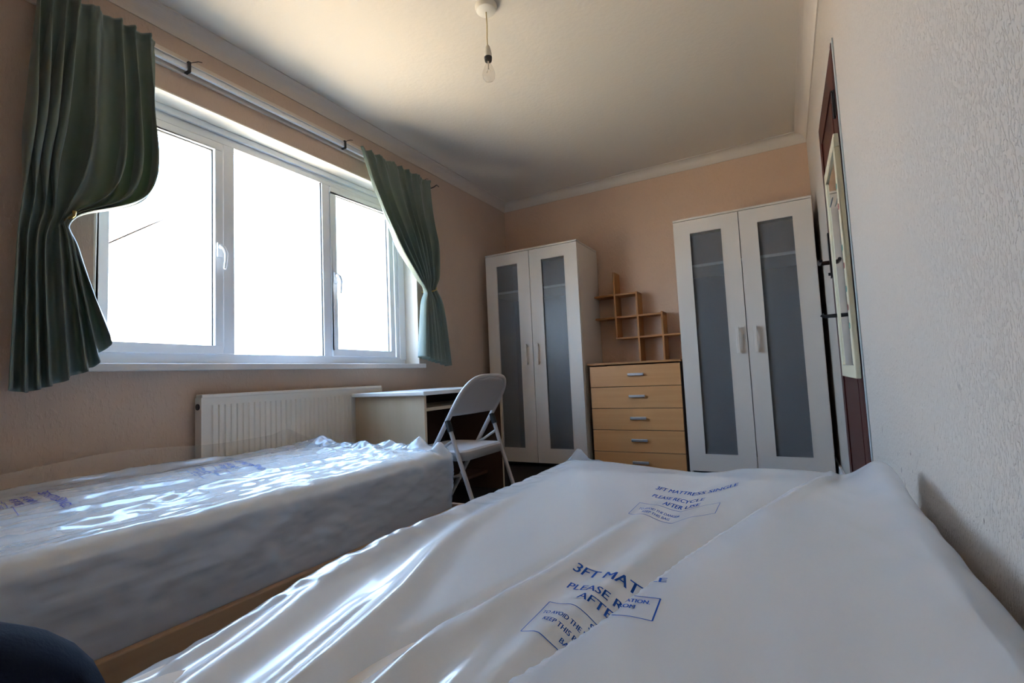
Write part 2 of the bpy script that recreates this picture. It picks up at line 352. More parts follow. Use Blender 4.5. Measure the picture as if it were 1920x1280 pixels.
# ------------------------------------------------------------------ curtain rail
cr_ = thing('curtain_rail', 'long white curtain rail and batten above the window', 'curtain rail', (XL, 0, 2.2))
MB().box(.0, .018, .62, 2.93, -.02, .062).build('batten', 'cornice', cr_, bevel=.003)
MB().box(.030, .036, .62, 2.90, -.008, .026).box(.036, .046, .62, 2.90, -.008, -.003).box(.036, .044, .62, 2.90, .022, .026).build('track', 'upvc', cr_, bevel=.001)
for yb in (.70, 1.165, 2.065, 2.80):
    q = MB(); q.box(.018, .052, yb-.006, yb+.006, .026, .032); q.box(.046, .052, yb-.006, yb+.006, -.014, .032); q.box(.018, .052, yb-.006, yb+.006, -.016, -.010)
    q.build('bracket', 'iron', cr_)
    MB().tube([(.045, yb+.01, .034), (.055, yb+.035, .05), (.060, yb+.05, .052)], .002, 6).build('hook_wire', 'iron', cr_, smooth=True)
MB().tube([(.03, 2.90, .0), (.05, 2.93, .02), (.045, 2.97, .05), (.02, 3.03, .062)], .004, 8).build('end_bracket', 'iron', cr_, smooth=True)

# ------------------------------------------------------------------ curtains
def catmull(P, t):
    n = len(P)-1; x = min(max(t, 0), .99999)*n; i = int(x); f = x-i
    p0, p1, p2, p3 = P[max(i-1, 0)], P[i], P[min(i+1, n)], P[min(i+2, n)]
    return .5*((2*p1)+(-p0+p2)*f+(2*p0-5*p1+4*p2-p3)*f*f+(-p0+3*p1-3*p2+p3)*f**3)
def curtain(name, label, cols, nfold, x0, ns=240, ntt=90, amp=(.022, .030, .004, .028), ph=0., seed=0):
    """cols: list of (s, [key points (y,z)...]) cloth lines from heading to hem"""
    G = np.zeros((ntt, ns, 3)); S = [c[0] for c in cols]; K = [np.array(c[1], float) for c in cols]
    rnd = np.random.RandomState(seed); jit = rnd.uniform(-.25, .25, 64)
    for j in range(ns):
        s = j/(ns-1); k = max(i for i in range(len(S)) if S[i] <= s+1e-9); k = min(k, len(S)-2)
        f = (s-S[k])/(S[k+1]-S[k]); P = K[k]*(1-f)+K[k+1]*f
        a = nfold*s; w = 2*math.pi*(a+.22*math.sin(1.7*a+seed)+ph)
        for i in range(ntt):
            t = i/(ntt-1); yz = catmull(P, t)
            A = np.interp(t, (0, .10, .35, .62, .70, 1), (amp[0]*.7, amp[0]*.8, amp[1], amp[2], amp[2]*1.3, amp[3]))
            ww = math.sin(w+.8*math.sin(3*t+seed)); ww = math.copysign(abs(ww)**.8, ww)
            x = x0+A*ww+.010*math.sin(5*s+4*t)*(t > .02)
            y = yz[0]+.45*A*math.cos(w)
            x += np.interp(t, (0, .3, .66, 1), (0, .035, .0, .03))
            if t < .055: x += .004*math.sin(2*math.pi*nfold*2.5*s)
            G[i, j] = (x, y, yz[1])
    mb = MB().grid(G)
    o = mb.build(name, 'curtain', None, smooth=False, label=label, category='curtain')
    me = o.data; me.polygons.foreach_set('use_smooth', [True]*len(me.polygons))
    so_ = o.modifiers.new('thickness', 'SOLIDIFY'); so_.thickness = .0022
    return o
CX = XL+.085
curtain('curtain', 'dark sage green curtain tied back at the left end of the window', [
    (0.00, [(.640, 2.235), (.625, 1.95), (.612, 1.60), (.605, 1.40), (.598, 1.25), (.585, .775)]),
    (0.20, [(.675, 2.235), (.655, 1.95), (.635, 1.62), (.640, 1.42), (.625, 1.25), (.625, .760)]),
    (0.45, [(.765, 2.235), (.735, 1.95), (.700, 1.60), (.705, 1.395), (.680, 1.25), (.695, .785)]),
    (0.62, [(.840, 2.235), (.835, 1.90), (.810, 1.56), (.728, 1.385), (.720, 1.28), (.745, .810)]),
    (0.80, [(.915, 2.235), (.925, 1.90), (.900, 1.535), (.742, 1.388), (.740, 1.28), (.800, .845)]),
    (1.00, [(1.022, 2.235), (1.018, 1.92), (1.000, 1.55), (.752, 1.385), (.765, 1.25), (.868, .975)])],
    7.5, CX, amp=(.024, .046, .014, .040), seed=2)
curtain('curtain', 'lighter satin green curtain tied back at the right end of the window', [
    (0.00, [(2.150, 2.225), (2.235, 1.95), (2.390, 1.66), (2.600, 1.475), (2.735, 1.385), (2.700, 1.27), (2.655, .905)]),
    (0.25, [(2.320, 2.225), (2.400, 1.95), (2.520, 1.70), (2.680, 1.50), (2.750, 1.390), (2.730, 1.27), (2.700, .895)]),
    (0.60, [(2.550, 2.225), (2.610, 1.95), (2.680, 1.70), (2.760, 1.50), (2.785, 1.395), (2.790, 1.27), (2.800, .870)]),
    (1.00, [(2.850, 2.225), (2.850, 1.95), (2.860, 1.70), (2.870, 1.50), (2.850, 1.405), (2.905, 1.26), (2.950, .840)])],
    7.5, CX, amp=(.020, .036, .012, .032), ph=.3, seed=5)
for yy, zz, lb in ((.738, 1.383, 'small brass hook holding back the dark curtain left of the window'), (2.815, 1.392, 'small hook and cord holding back the satin green curtain right of the window')):
    q = MB(); q.tube([(XL+.002, yy-.01, zz), (XL+.09, yy-.005, zz-.005), (XL+.128, yy, zz+.004), (XL+.130, yy, zz+.02)], [.006, .005, .005, .006], 10)
    q.build('tieback_hook', 'brass', None, smooth=True, label=lb, category='hook')

# ------------------------------------------------------------------ radiator
rd = thing('radiator', 'cream panel radiator with vertical ribs under the window', 'radiator', (XL, 1.205, .20))
pf = MB(); Lr = 1.085; n = 36; prof = []
for i in range(n):
    a = .035+i*(Lr-.07)/n; p = (Lr-.07)/n
    prof += [(a, .0), (a+p*.28, .0), (a+p*.42, .006), (a+p*.86, .006)]
prof += [(Lr-.035, 0)]
xs = .072
v = [(xs+dx, y, z) for z in (.045, .475) for y, dx in prof]; nn = len(prof)
pf.add(v, [(i, i+1, nn+i+1, nn+i) for i in range(nn-1)])
pf.box(xs-.008, xs+.001, 0, Lr, 0, .045); pf.box(xs-.008, xs+.001, 0, Lr, .475, .52); pf.box(xs-.008, xs+.001, 0, .035, .045, .475); pf.box(xs-.008, xs+.001, Lr-.035, Lr, .045, .475)
pf.build('front_panel', 'white_metal', rd, bevel=.0)
MB().box(.03, .036, 0, Lr, 0, .52).build('rear_panel', 'white_metal', rd)
tg = MB(); tg.box(.028, .078, 0, Lr, .508, .524)
tg.build('top_grille', 'white_metal', rd, bevel=.003)
for yy in (-.004, Lr-.002): MB().box(.028, .078, yy, yy+.006, .0, .51).build('side_cover', 'white_metal', rd, bevel=.002)
MB().tube([(.053, -.008, .47), (.053, .010, .47)], .014, 14).build('air_vent', 'rubber', rd, smooth=True)
for yy in (.02, Lr-.03): MB().tube([(.053, yy, .005), (.053, yy, -.199)], .0075, 10).build('pipe', 'white_metal', rd, smooth=True)

# ------------------------------------------------------------------ desk
dk = thing('desk', 'beech-effect computer desk with keyboard tray standing against the left wall', 'desk', (0, 0, 0))
dx0, dx1, dy0, dy1 = -2.215, -1.70, 2.055, 2.86
MB().box(dx0-.002, dx1+.02, dy0-.025, dy1+.025, .662, .684).build('desk_top', 'desk_edge', dk, bevel=.004)
MB().box(dx0, dx1, dy0, dy0+.018, 0, .662).build('side_panel', 'desk', dk, bevel=.001)
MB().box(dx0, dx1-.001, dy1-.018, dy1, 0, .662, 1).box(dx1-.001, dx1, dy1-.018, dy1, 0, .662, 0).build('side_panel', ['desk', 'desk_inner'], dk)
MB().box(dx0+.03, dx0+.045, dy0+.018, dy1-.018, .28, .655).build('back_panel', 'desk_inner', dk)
MB().box(dx0+.12, dx1-.015, dy0+.03, dy1-.03, .575, .593).build('keyboard_tray', 'desk', dk, bevel=.001)
MB().box(dx1-.08, dx1-.04, dy0+.018, dy0+.030, .593, .605).build('tray_runner', 'iron', dk)
MB().box(dx1-.08, dx1-.04, dy1-.030, dy1-.018, .593, .605).build('tray_runner', 'iron', dk)
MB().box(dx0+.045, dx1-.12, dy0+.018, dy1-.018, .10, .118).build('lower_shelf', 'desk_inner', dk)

# ------------------------------------------------------------------ folding chair (faces the desk)
ch = thing('folding_chair', 'white metal folding chair facing the desk', 'chair', (-1.50, 2.10, 0))
hw = .20
def arc_pts():
    P = []
    # long hoop: near foot -> up -> over the top -> far foot ; x leans to +x going up
    def X(z): return -.285+.645*z
    zz = [0.012, .2, .4, .56]
    for z in zz: P.append((X(z), -hw, z))
    for k in range(0, 13):
        t = math.pi-k*math.pi/12
        y = -(-(hw-.07))*0 + (hw-.085)*0
        c, s_ = math.cos(t), math.sin(t)
        yy = (hw)*math.copysign(abs(c)**.55, c); z = .60+.15*abs(s_)**.75
        P.append((X(z), yy, z))
    for z in reversed(zz): P.append((X(z), hw, z))
    return P
def smoothpath(P, k=4):
    P = [np.array(p, float) for p in P]; n = (len(P)-1)*k
    return [tuple(catmull(P, i/n)) for i in range(n+1)]
MB().tube(smoothpath(arc_pts()), .0115, 12).build('back_hoop', 'chair_metal', ch, smooth=True)
bk = MB(); G = np.zeros((14, 25, 3))
for i in range(14):
    z = .565+(.742-.565)*i/13
    lim = hw if z < .60 else hw*max(0.0, (1-((z-.60)/.15)**(1/.75)))**.5 if z < .75 else 0
    lim = hw if z < .60 else hw*(max(0, 1-((z-.60)/.15)**(2/.75)))**(.55/2)
    for j in range(25):
        q = -1+2*j/24; G[i, j] = (-.285+.645*z+.016*(1-q*q)-.0, q*lim*.985, z)
bk.grid(G); bo = bk.build('backrest', 'chair_metal', ch, smooth=True); m_ = bo.modifiers.new('t', 'SOLIDIFY'); m_.thickness = .003; m_.offset = 0
st = MB()
def seat_poly(g=0):
    P = []; cx0, cx1 = -.205, .145
    for (cx, cy, a0, r) in ((cx1-.05, hw-.065, 0, .05), (cx0+.08, hw-.095, 90, .08), (cx0+.08, -hw+.095, 180, .08), (cx1-.05, -hw+.065, 270, .05)):
        for k in range(7):
            t = R(a0+k*15); P.append((cx+(r-g)*math.cos(t), cy+(r-g)*math.sin(t)))
    return P
P = seat_poly(); P2 = seat_poly(.012); P3 = seat_poly(.03); n = len(P)
vs = [(x, y, .352) for x, y in P]+[(x, y, .392) for x, y in P]+[(x, y, .401) for x, y in P2]+[(x, y, .396) for x, y in P3]
st.add(vs, [(a*n+i, a*n+(i+1) % n, (a+1)*n+(i+1) % n, (a+1)*n+i) for a in range(3) for i in range(n)]+[tuple(3*n+i for i in range(n))])
s_o = st.build('seat', 'chair_metal', ch, smooth=True); m_ = s_o.modifiers.new('t', 'SOLIDIFY'); m_.thickness = .002
for s in (-1, 1):
    yy = s*(hw-.002+.022)
    MB().tube([(.080, s*(hw-.0), .505), (.125, s*(hw-.005), .36), (.245, s*(hw-.012), .012)], .0105, 12).build('rear_leg', 'chair_metal', ch, smooth=True)
    MB().tube([(.066, s*hw, .545), (.084, s*hw, .492)], .0145, 12).build('hinge_cap', 'rubber', ch, smooth=True)
    MB().tube([(.095, s*(hw-.012), .455), (.02, s*(hw-.015), .410), (-.03, s*(hw-.018), .388)], .007, 8).build('seat_link', 'chair_metal', ch, smooth=True)
    for x_ in (-.28, .248): MB().tube([(x_, s*(hw-(.012 if x_ > 0 else 0)), .0005), (x_, s*(hw-(.012 if x_ > 0 else 0)), .03)], .014, 12).build('foot_cap', 'rubber', ch, smooth=True)
MB().tube([(.205, -hw+.012, .13), (.205, hw-.012, .13)], .008, 10).build('stretcher', 'chair_metal', ch, smooth=True)
MB().tube([(-.156, -hw, .20), (-.156, hw, .20)], .008, 10).build('stretcher', 'chair_metal', ch, smooth=True)

# ------------------------------------------------------------------ wardrobes
WW, WD, WH = .857, .475, 1.807
def wardrobe(label, loc):
    t = thing('wardrobe', label, 'wardrobe', loc, 0, 'white wardrobes with frosted glass doors')
    b = MB(); e = .018; dk_ = .022
    b.box(0, e, dk_, WD, 0, WH-e); b.box(WW-e, WW, dk_, WD, 0, WH-e); b.box(0, WW, .0, WD, WH-.014, WH)
    b.box(e, WW-e, dk_+.01, WD-.006, .05, .068)
    b.build('carcass', 'wardrobe', t, bevel=.0015)
    MB().box(e, WW-e, WD-.012, WD-.002, .05, WH-.014).build('back_panel', 'shadeboard', t)
    MB().box(e+.001, WW-e-.001, .045, .06, 0, .05).build('plinth', 'rubber', t)
    MB().box(e, WW-e, dk_-.0045, WD-.016, 1.450, 1.470).build('shelf', 'upvc', t, bevel=.001)
    for s in (0, 1):
        a = .002 if s == 0 else WW/2+.0025; w_ = WW/2-.0045
        d = MB(); zb, zt = .035, WH-.018; g0, g1 = a+.107, a+.107+.210
        d.box(a, g0, 0, .018, zb, zt); d.box(g1, a+w_, 0, .018, zb, zt); d.box(g0, g1, 0, .018, zb, .150); d.box(g0, g1, 0, .018, 1.695, zt)
        o = d.build('door', 'wardrobe', t, bevel=.0)
        fm = MB()
        for (p0, p1, q0, q1) in ((g0-.003, g0+.003, .147, 1.698), (g1-.003, g1+.003, .147, 1.698)): fm.box(p0, p1, -.002, .0, q0, q1)
        fm.box(g0-.003, g1+.003, -.002, 0, .147, .152); fm.box(g0-.003, g1+.003, -.002, 0, 1.693, 1.698)
        fm.build('glass_bead', 'wardrobe', o)
        MB().box(g0, g1, .013, .017, .150, 1.695).build('frosted_glass', 'frost', o, label='grey frosted glass panel')
        hxx = (WW/2-.057) if s == 0 else (WW/2+.050)
        h = MB(); h.box(hxx-.010, hxx+.010, -.030, -.020, .828, 1.005); h.box(hxx-.008, hxx+.008, -.022, 0, .835, .853); h.box(hxx-.008, hxx+.008, -.022, 0, .980, .998)
        h.build('handle', 'wardrobe', o, bevel=.003)
    return t
wardrobe('white two-door wardrobe between the desk and the chest of drawers', (-2.241, 3.597, 0))
wardrobe('white two-door wardrobe right of the chest of drawers, beside the door', (-.6426, 3.605, 0))

# ------------------------------------------------------------------ chest of drawers
cd_ = thing('chest_of_drawers', 'maple chest of five drawers between the two wardrobes', 'chest of drawers', (-1.362, 3.645, 0))
cw = .700
b = MB(); b.box(0, .012, .018, .44, 0, .795); b.box(cw-.012, cw, .018, .44, 0, .795); b.box(.012, cw-.012, .43, .436, .02, .79); b.box(.012, cw-.012, .03, .42, .0, .03)
b.build('carcass', 'darkwood', cd_, bevel=.001)
MB().box(-.006, cw+.004, -.006, .445, .797, .813).build('top_board', 'pine', cd_, bevel=.003)
zt = .787
for k in range(5):
    hgt = .1625; z1_ = zt-k*hgt; z0_ = z1_-hgt+.004
    if k == 4: z0_ = max(z0_, 0.0)
    z0_ = max(z0_, .006)
    dd = MB().box(.014, cw-.006, 0, .017, z0_, z1_).build('drawer', 'maple', cd_, bevel=.0015)
    hz = z1_-.070
    h = MB(); h.box(.315, .435, -.024, -.014, hz-.010, hz+.010); h.box(.325, .337, -.016, 0, hz-.006, hz+.006); h.box(.413, .425, -.016, 0, hz-.006, hz+.006)
    h.build('handle', 'chrome', dd, bevel=.003)

# ------------------------------------------------------------------ stepped wall shelf
sh = thing('wall_shelf', 'stepped open pine wall shelf fixed above the chest of drawers', 'shelf', (0, YF, 0))
D_ = .155; th = .007
def vb(x, z0, z1): MB().box(x-th, x+th, -D_, -.001, z0, z1).build('upright', 'pine', sh, bevel=.001)
def hb(x0, x1, z): MB().box(x0, x1, -D_+.003, -.001, z-th, z+th).build('board', 'pine', sh, bevel=.001)
vb(-1.208, 1.022, 1.572); vb(-1.026, .815, 1.388); vb(-.834, .815, 1.206)
hb(-1.39, -1.019, 1.378); hb(-1.39, -.827, 1.190); hb(-1.208, -.66, 1.015)

# ------------------------------------------------------------------ beds
BH = .205
def bed_frame(label, x0, x1, y0, y1, zr):
    t = thing('bed_frame', label, 'bed', (0, 0, 0))
    for (a, b) in ((x0, x0+.022), (x1-.022, x1)):
        MB().box(a, b, y0+.022, y1-.022, zr-.13, zr).build('side_rail', 'railwood', t, bevel=.004)
    for (a, b) in ((y0, y0+.022), (y1-.022, y1)):
        MB().box(x0, x1, a, b, zr-.13, zr).build('end_rail', 'railwood', t, bevel=.004)
    for k in range(11):
        yy = y0+.08+k*(y1-y0-.16)/10
        MB().box(x0+.022, x1-.022, yy-.035, yy+.035, zr-.035, zr-.018).build('slat', 'desk', t)
    for xx in (x0+.03, x1-.075):
        for yy in (y0+.03, y1-.075): MB().box(xx, xx+.045, yy, yy+.045, 0, zr-.04).build('leg', 'railwood', t, bevel=.003)
    return t
bed_frame('wooden bed frame under the wrapped mattress by the window wall', -2.212, -1.262, -.16, 1.785, .200)
bed_frame('wooden bed frame under the wrapped mattress along the right wall', -.690, .228, -.44, 1.51, .215)

# smooth vector noise on arrays
def vnoise(X, Y, seed, sxx, syy, ang=0.):
    c, s = math.cos(ang), math.sin(ang)
    U = (X*c+Y*s)*sxx+seed*17.3; V = (-X*s+Y*c)*syy+seed*5.1
    return np.vectorize(lambda a, b: noise.noise((a, b, seed*3.7)))(U, V)
def polyd(X, Y, P):
    """signed distance to polyline running along +y (positive = right side) and y-fraction"""
    P = np.array(P); yy = P[:, 1]; xx = P[:, 0]
    px = np.interp(Y, yy, xx); sl = np.interp(Y, (yy[1:]+yy[:-1])/2, np.diff(xx)/np.diff(yy))
    return (X-px)/np.sqrt(1+sl*sl)
def sstep(a, b, x): t = np.clip((x-a)/(b-a), 0, 1); return t*t*(3-2*t)

def drape(x0, x1, y0, y1, ztop, zbot, Rr, field, step=.011, side=None, warp=None):
    """sheet laid over a box: returns grid and face-ready MB; field(X,Y)->vertical offset on the top"""
    h = ztop-zbot; over = h-Rr+Rr*math.pi/2
    ix0, ix1, iy0, iy1 = x0+Rr, x1-Rr, y0+Rr, y1-Rr
    us = np.arange(ix0-over, ix1+over+step, step); vs = np.arange(iy0-over, iy1+over+step, step)
    U, V = np.meshgrid(us, vs, indexing='ij')
    cu = np.clip(U, ix0, ix1); cv_ = np.clip(V, iy0, iy1); du = U-cu; dv = V-cv_
    dist = np.sqrt(du*du+dv*dv); dist_ = np.minimum(dist, over)
    nx = np.where(dist > 0, du/np.maximum(dist, 1e-9), 0); ny = np.where(dist > 0, dv/np.maximum(dist, 1e-9), 0)
    th_ = np.minimum(dist_/Rr, math.pi/2); out = Rr*np.sin(th_); drop = Rr*(1-np.cos(th_))+np.maximum(dist_-Rr*math.pi/2, 0)
    X = cu+nx*out; Y = cv_+ny*out; Z = ztop-drop
    F = field(X, Y); wt = np.cos(np.minimum(th_, math.pi/2)); fall = np.clip(1-(drop-Rr*.4)/(h*.9), 0, 1)
    Z = Z+F*np.maximum(wt, .0)**.5*1.0
    if side is not None:
        SD = side(X, Y, Z); sw = np.sin(th_)*np.clip((Z-zbot-.018)/.05, 0, 1)
        X = X+nx*SD*sw; Y = Y+ny*SD*sw
    drape.last = (us, vs, Z)
    if warp is not None: X = X+warp(X, Y)
    return np.stack([X, Y, Z], -1)

# ---- mattress near the window
B1 = dict(x0=-2.185, x1=-1.290, y0=-.13, y1=1.757, zt=.437, zb=.184)
rid1 = [([(-1.42, -.2), (-1.48, .5), (-1.62, 1.1), (-1.66, 1.8)], .010, .020), ([(-1.36, -.2), (-1.37, .6), (-1.40, 1.3), (-1.5, 1.8)], .006, .014),
        ([(-1.95, -.2), (-1.85, .6), (-1.80, 1.2), (-1.9, 1.8)], .008, .02), ([(-1.70, -.2), (-1.66, .5), (-1.52, 1.2), (-1.36, 1.8)], .007, .014),
        ([(-2.15, -.2), (-2.13, .8), (-2.10, 1.8)], .012, .03)]
def field1(X, Y):
    F = np.zeros_like(X)
    for P, a, w_ in rid1: F += a*np.exp(-np.abs(polyd(X, Y, P)/w_)**1.5)
    n1 = vnoise(X, Y, 1, 9, 2.2, -.12); n2 = vnoise(X, Y, 2, 22, 5, -.18); n3 = vnoise(X, Y, 3, 40, 16, .3); n4 = vnoise(X, Y, 9, 14, 9, .8)
    F += .010*n1+.010*(.5-np.abs(n2))+.006*(.4-np.abs(n3))
    e = sstep(1.2, 1.7, Y); F += e*(.012*n4+.012*(.5-np.abs(vnoise(X, Y, 6, 26, 12, .9))))
    for cx, cy, a, sx_, sy_ in ((-2.00, 1.66, .045, .09, .05), (-1.78, 1.69, .030, .07, .03), (-1.60, 1.70, .022, .05, .03), (-1.435, 1.70, .050, .035, .03), (-1.335, 1.70, .032, .020, .03)):
        F += a*np.exp(-((X-cx)/sx_)**2-((Y-cy)/sy_)**2)
    F += .012*sstep(-1.9, -2.2, X)
    return F
def side1(X, Y, Z):
    return .004+.010*vnoise(X+Z*2, Y+Z, 4, 4, 3)+.018*(.3-np.abs(vnoise(X+Z*4, Y-.9*Z, 5, 3, 7)))+.008*(.3-np.abs(vnoise(X+Z*9, Y+1.9*Z, 7, 7, 12)))
def mattress(label, B, fld, sd, bagm, step, corem='mattress', warp=None):
    t = thing('mattress', label, 'mattress', (0, 0, 0))
    g = drape(B['x0']+.012, B['x1']-.012, B['y0']+.012, B['y1']-.012, B['zt']-.004, B['zb']+.002, .045, lambda X, Y: fld(X, Y)*0, .03)
    mb = MB().grid(g); mb.box(B['x0']+.02, B['x1']-.02, B['y0']+.02, B['y1']-.02, B['zb']+.002, B['zb']+.006)
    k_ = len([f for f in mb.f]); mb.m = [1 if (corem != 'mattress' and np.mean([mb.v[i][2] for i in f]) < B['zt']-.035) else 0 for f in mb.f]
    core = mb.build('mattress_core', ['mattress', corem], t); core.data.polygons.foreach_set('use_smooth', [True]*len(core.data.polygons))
    G = drape(B['x0'], B['x1'], B['y0'], B['y1'], B['zt'], B['zb'], .048, fld, step, sd, warp)
    B['grid'] = drape.last
    cov = MB().grid(G).build('plastic_cover', bagm, t); cov.data.polygons.foreach_set('use_smooth', [True]*len(cov.data.polygons))
    return t, cov
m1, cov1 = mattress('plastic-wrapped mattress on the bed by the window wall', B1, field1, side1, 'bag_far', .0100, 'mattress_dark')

# clear loose sheet standing up behind the far mattress
def flap():
    ys = np.linspace(-.10, 1.80, 150); G = np.zeros((12, 150, 3))
    for j, y in enumerate(ys):
        top = .505+.018*math.exp(-((y-.95)/.3)**2)+.020*math.exp(-((y-1.60)/.05)**2)-.05*sstep(1.62, 1.80, np.array(y))+.006*math.sin(9*y)
        for i in range(12):
            t = i/11; G[i, j] = (-2.185-.030*t+.004*math.sin(14*y+6*t)*t+.008*math.sin(3.0*t)*math.sin(31*y), y, .445+(top-.445)*t)
    o = MB().grid(G).build('loose_sheet', 'bag_clear', cov1); o.data.polygons.foreach_set('use_smooth', [True]*len(o.data.polygons))
flap()

# ---- mattress along the right wall
B2 = dict(x0=-.664, x1=.200, y0=-.41, y1=1.482, zt=.452, zb=.199)
FL = [(-.34, -.40), (-.290, .15), (-.220, .428), (-.202, .497), (-.181, .562), (-.158, .664), (-.130, .764), (-.066, .986), (.004, 1.219), (.075, 1.375), (.09, 1.52)]
def field2(X, Y):
    F = .010*sstep(.3, .9, Y)-.022*sstep(.55, .1, Y)*sstep(-.45, -.67, X)
    near = sstep(1.5, .7, Y)
    dl = polyd(X, Y, FL)
    # overlapping fold: steep drop on the left of the line, gentle run-out to the right
    F += .015*sstep(-.006, .006, dl)*np.exp(-np.clip(dl, 0, 9)/.16)*sstep(1.5, 1.2, Y)
    F -= .008*np.exp(-((dl+.010)/.030)**2)*sstep(1.45, 1.1, Y)
    R_ = [([(-.47, -.4), (-.50, .15), (-.545, .33), (-.60, .50), (-.63, .70), (-.64, 1.5)], .011, .026),
          ([(-.36, -.4), (-.385, .10), (-.415, .28), (-.47, .51), (-.525, .66), (-.56, .80), (-.60, 1.5)], .014, .022),
          ([(-.37, -.4), (-.35, .25), (-.342, .442), (-.322, .60), (-.255, 1.0), (-.12, 1.5)], .011, .030),
          ([(-.30, -.4), (-.27, .30), (-.250, .508), (-.222, .665), (-.165, 1.02), (-.05, 1.5)], .009, .026),
          ([(-.60, -.4), (-.60, .30), (-.64, .6), (-.66, 1.5)], .006, .014)]
    RN = [([(-.325, -.4), (-.335, .30), (-.365, .50), (-.40, .8)], .0065, .010), ([(-.245, -.4), (-.238, .36), (-.228, .50), (-.20, .8)], .006, .010), ([(-.45, -.4), (-.462, .30), (-.505, .46), (-.55, .8)], .006, .009), ([(-.285, -.4), (-.29, .36), (-.30, .52), (-.30, .8)], .005, .009)]
    for P, a, w_ in RN: F += a*sstep(.62, .36, Y)*np.exp(-np.abs(polyd(X, Y, P)/w_)**1.8)
    am = sstep(1.25, .45, Y)*1.25+.15
    for k, (P, a, w_) in enumerate(R_): F += a*am*np.exp(-np.abs(polyd(X, Y, P)/w_)**1.8)
    VL = [([(-.42, -.4), (-.405, .30), (-.382, .453), (-.333, .63), (-.277, .99), (-.2, 1.5)], .010, .016)]
    for P, a, w_ in VL: F -= a*sstep(1.2, .6, Y)*np.exp(-np.abs(polyd(X, Y, P)/w_)**2)
    F += .006*vnoise(X, Y, 21, 5, 1.6, .15)+.0035*(.4-np.abs(vnoise(X, Y, 22, 15, 3.2, .25)))
    # left shoulder crinkles
    F += sstep(-.56, -.64, X)*(.010*(.45-np.abs(vnoise(X, Y, 23, 16, 22, .5))))
    # far-end fold fan
    F += .014*sstep(1.15, 1.45, Y)*(vnoise(X, Y, 24, 7, 2, 0))
    # far right bulge, its valley and the sharp fold in front
    F += .060*np.exp(-((X-.205)/.075)**2-((Y-1.44)/.22)**2)
    F += .020*np.exp(-((X-.20)/.07)**2-((Y-1.0)/.4)**2)
    F -= .012*np.exp(-((X-.10)/.04)**2-((Y-1.44)/.12)**2)
    F += .016*np.exp(-((X+.02)/.09)**2-((Y-1.42)/.10)**2)
    F += .012*np.exp(-((X+.52)/.10)**2-((Y-1.42)/.10)**2)
    F += .010*np.exp(-np.abs(polyd(X, Y, [(-.06, .95), (-.042, 1.002), (.033, 1.229), (.071, 1.375), (.08, 1.5)])/.010)**1.5)*sstep(.95, 1.1, Y)
    F += .0030*vnoise(X, Y, 25, 18, 9, -.6)*sstep(-.05, .15, X)
    return F
def warp2(X, Y):
    dl = polyd(X, Y, FL)
    return -.026*sstep(-.006, .006, dl)*np.exp(-np.clip(dl, 0, 9)/.055)*sstep(1.42, 1.2, Y)*sstep(-.3, .1, Y)
def side2(X, Y, Z): return .004+.006*vnoise(X+Z*3, Y+Z, 14, 5, 4)+.008*(.3-np.abs(vnoise(X+Z*4, Y-.9*Z, 15, 4, 9)))
m2, cov2 = mattress('plastic-wrapped mattress in the foreground along the right wall', B2, field2, side2, 'bag_near', .0055, 'mattress', warp2)
# small ear of plastic at the far left corner
G = np.zeros((10, 14, 3))
for i in range(10):
    for j in range(14):
        a = i/9; b = j/13; G[i, j] = (-.665+.030*a+.16*b, 1.505-.02*a+.01*math.sin(5*b), .452+.045*a*(math.exp(-((b-.18)/.17)**2)+.45*math.exp(-((b-.62)/.22)**2))+.004*math.sin(7*b)*a)
o = MB().grid(G).build('loose_corner', 'bag_near', cov2); o.data.polygons.foreach_set('use_smooth', [True]*len(o.data.polygons))

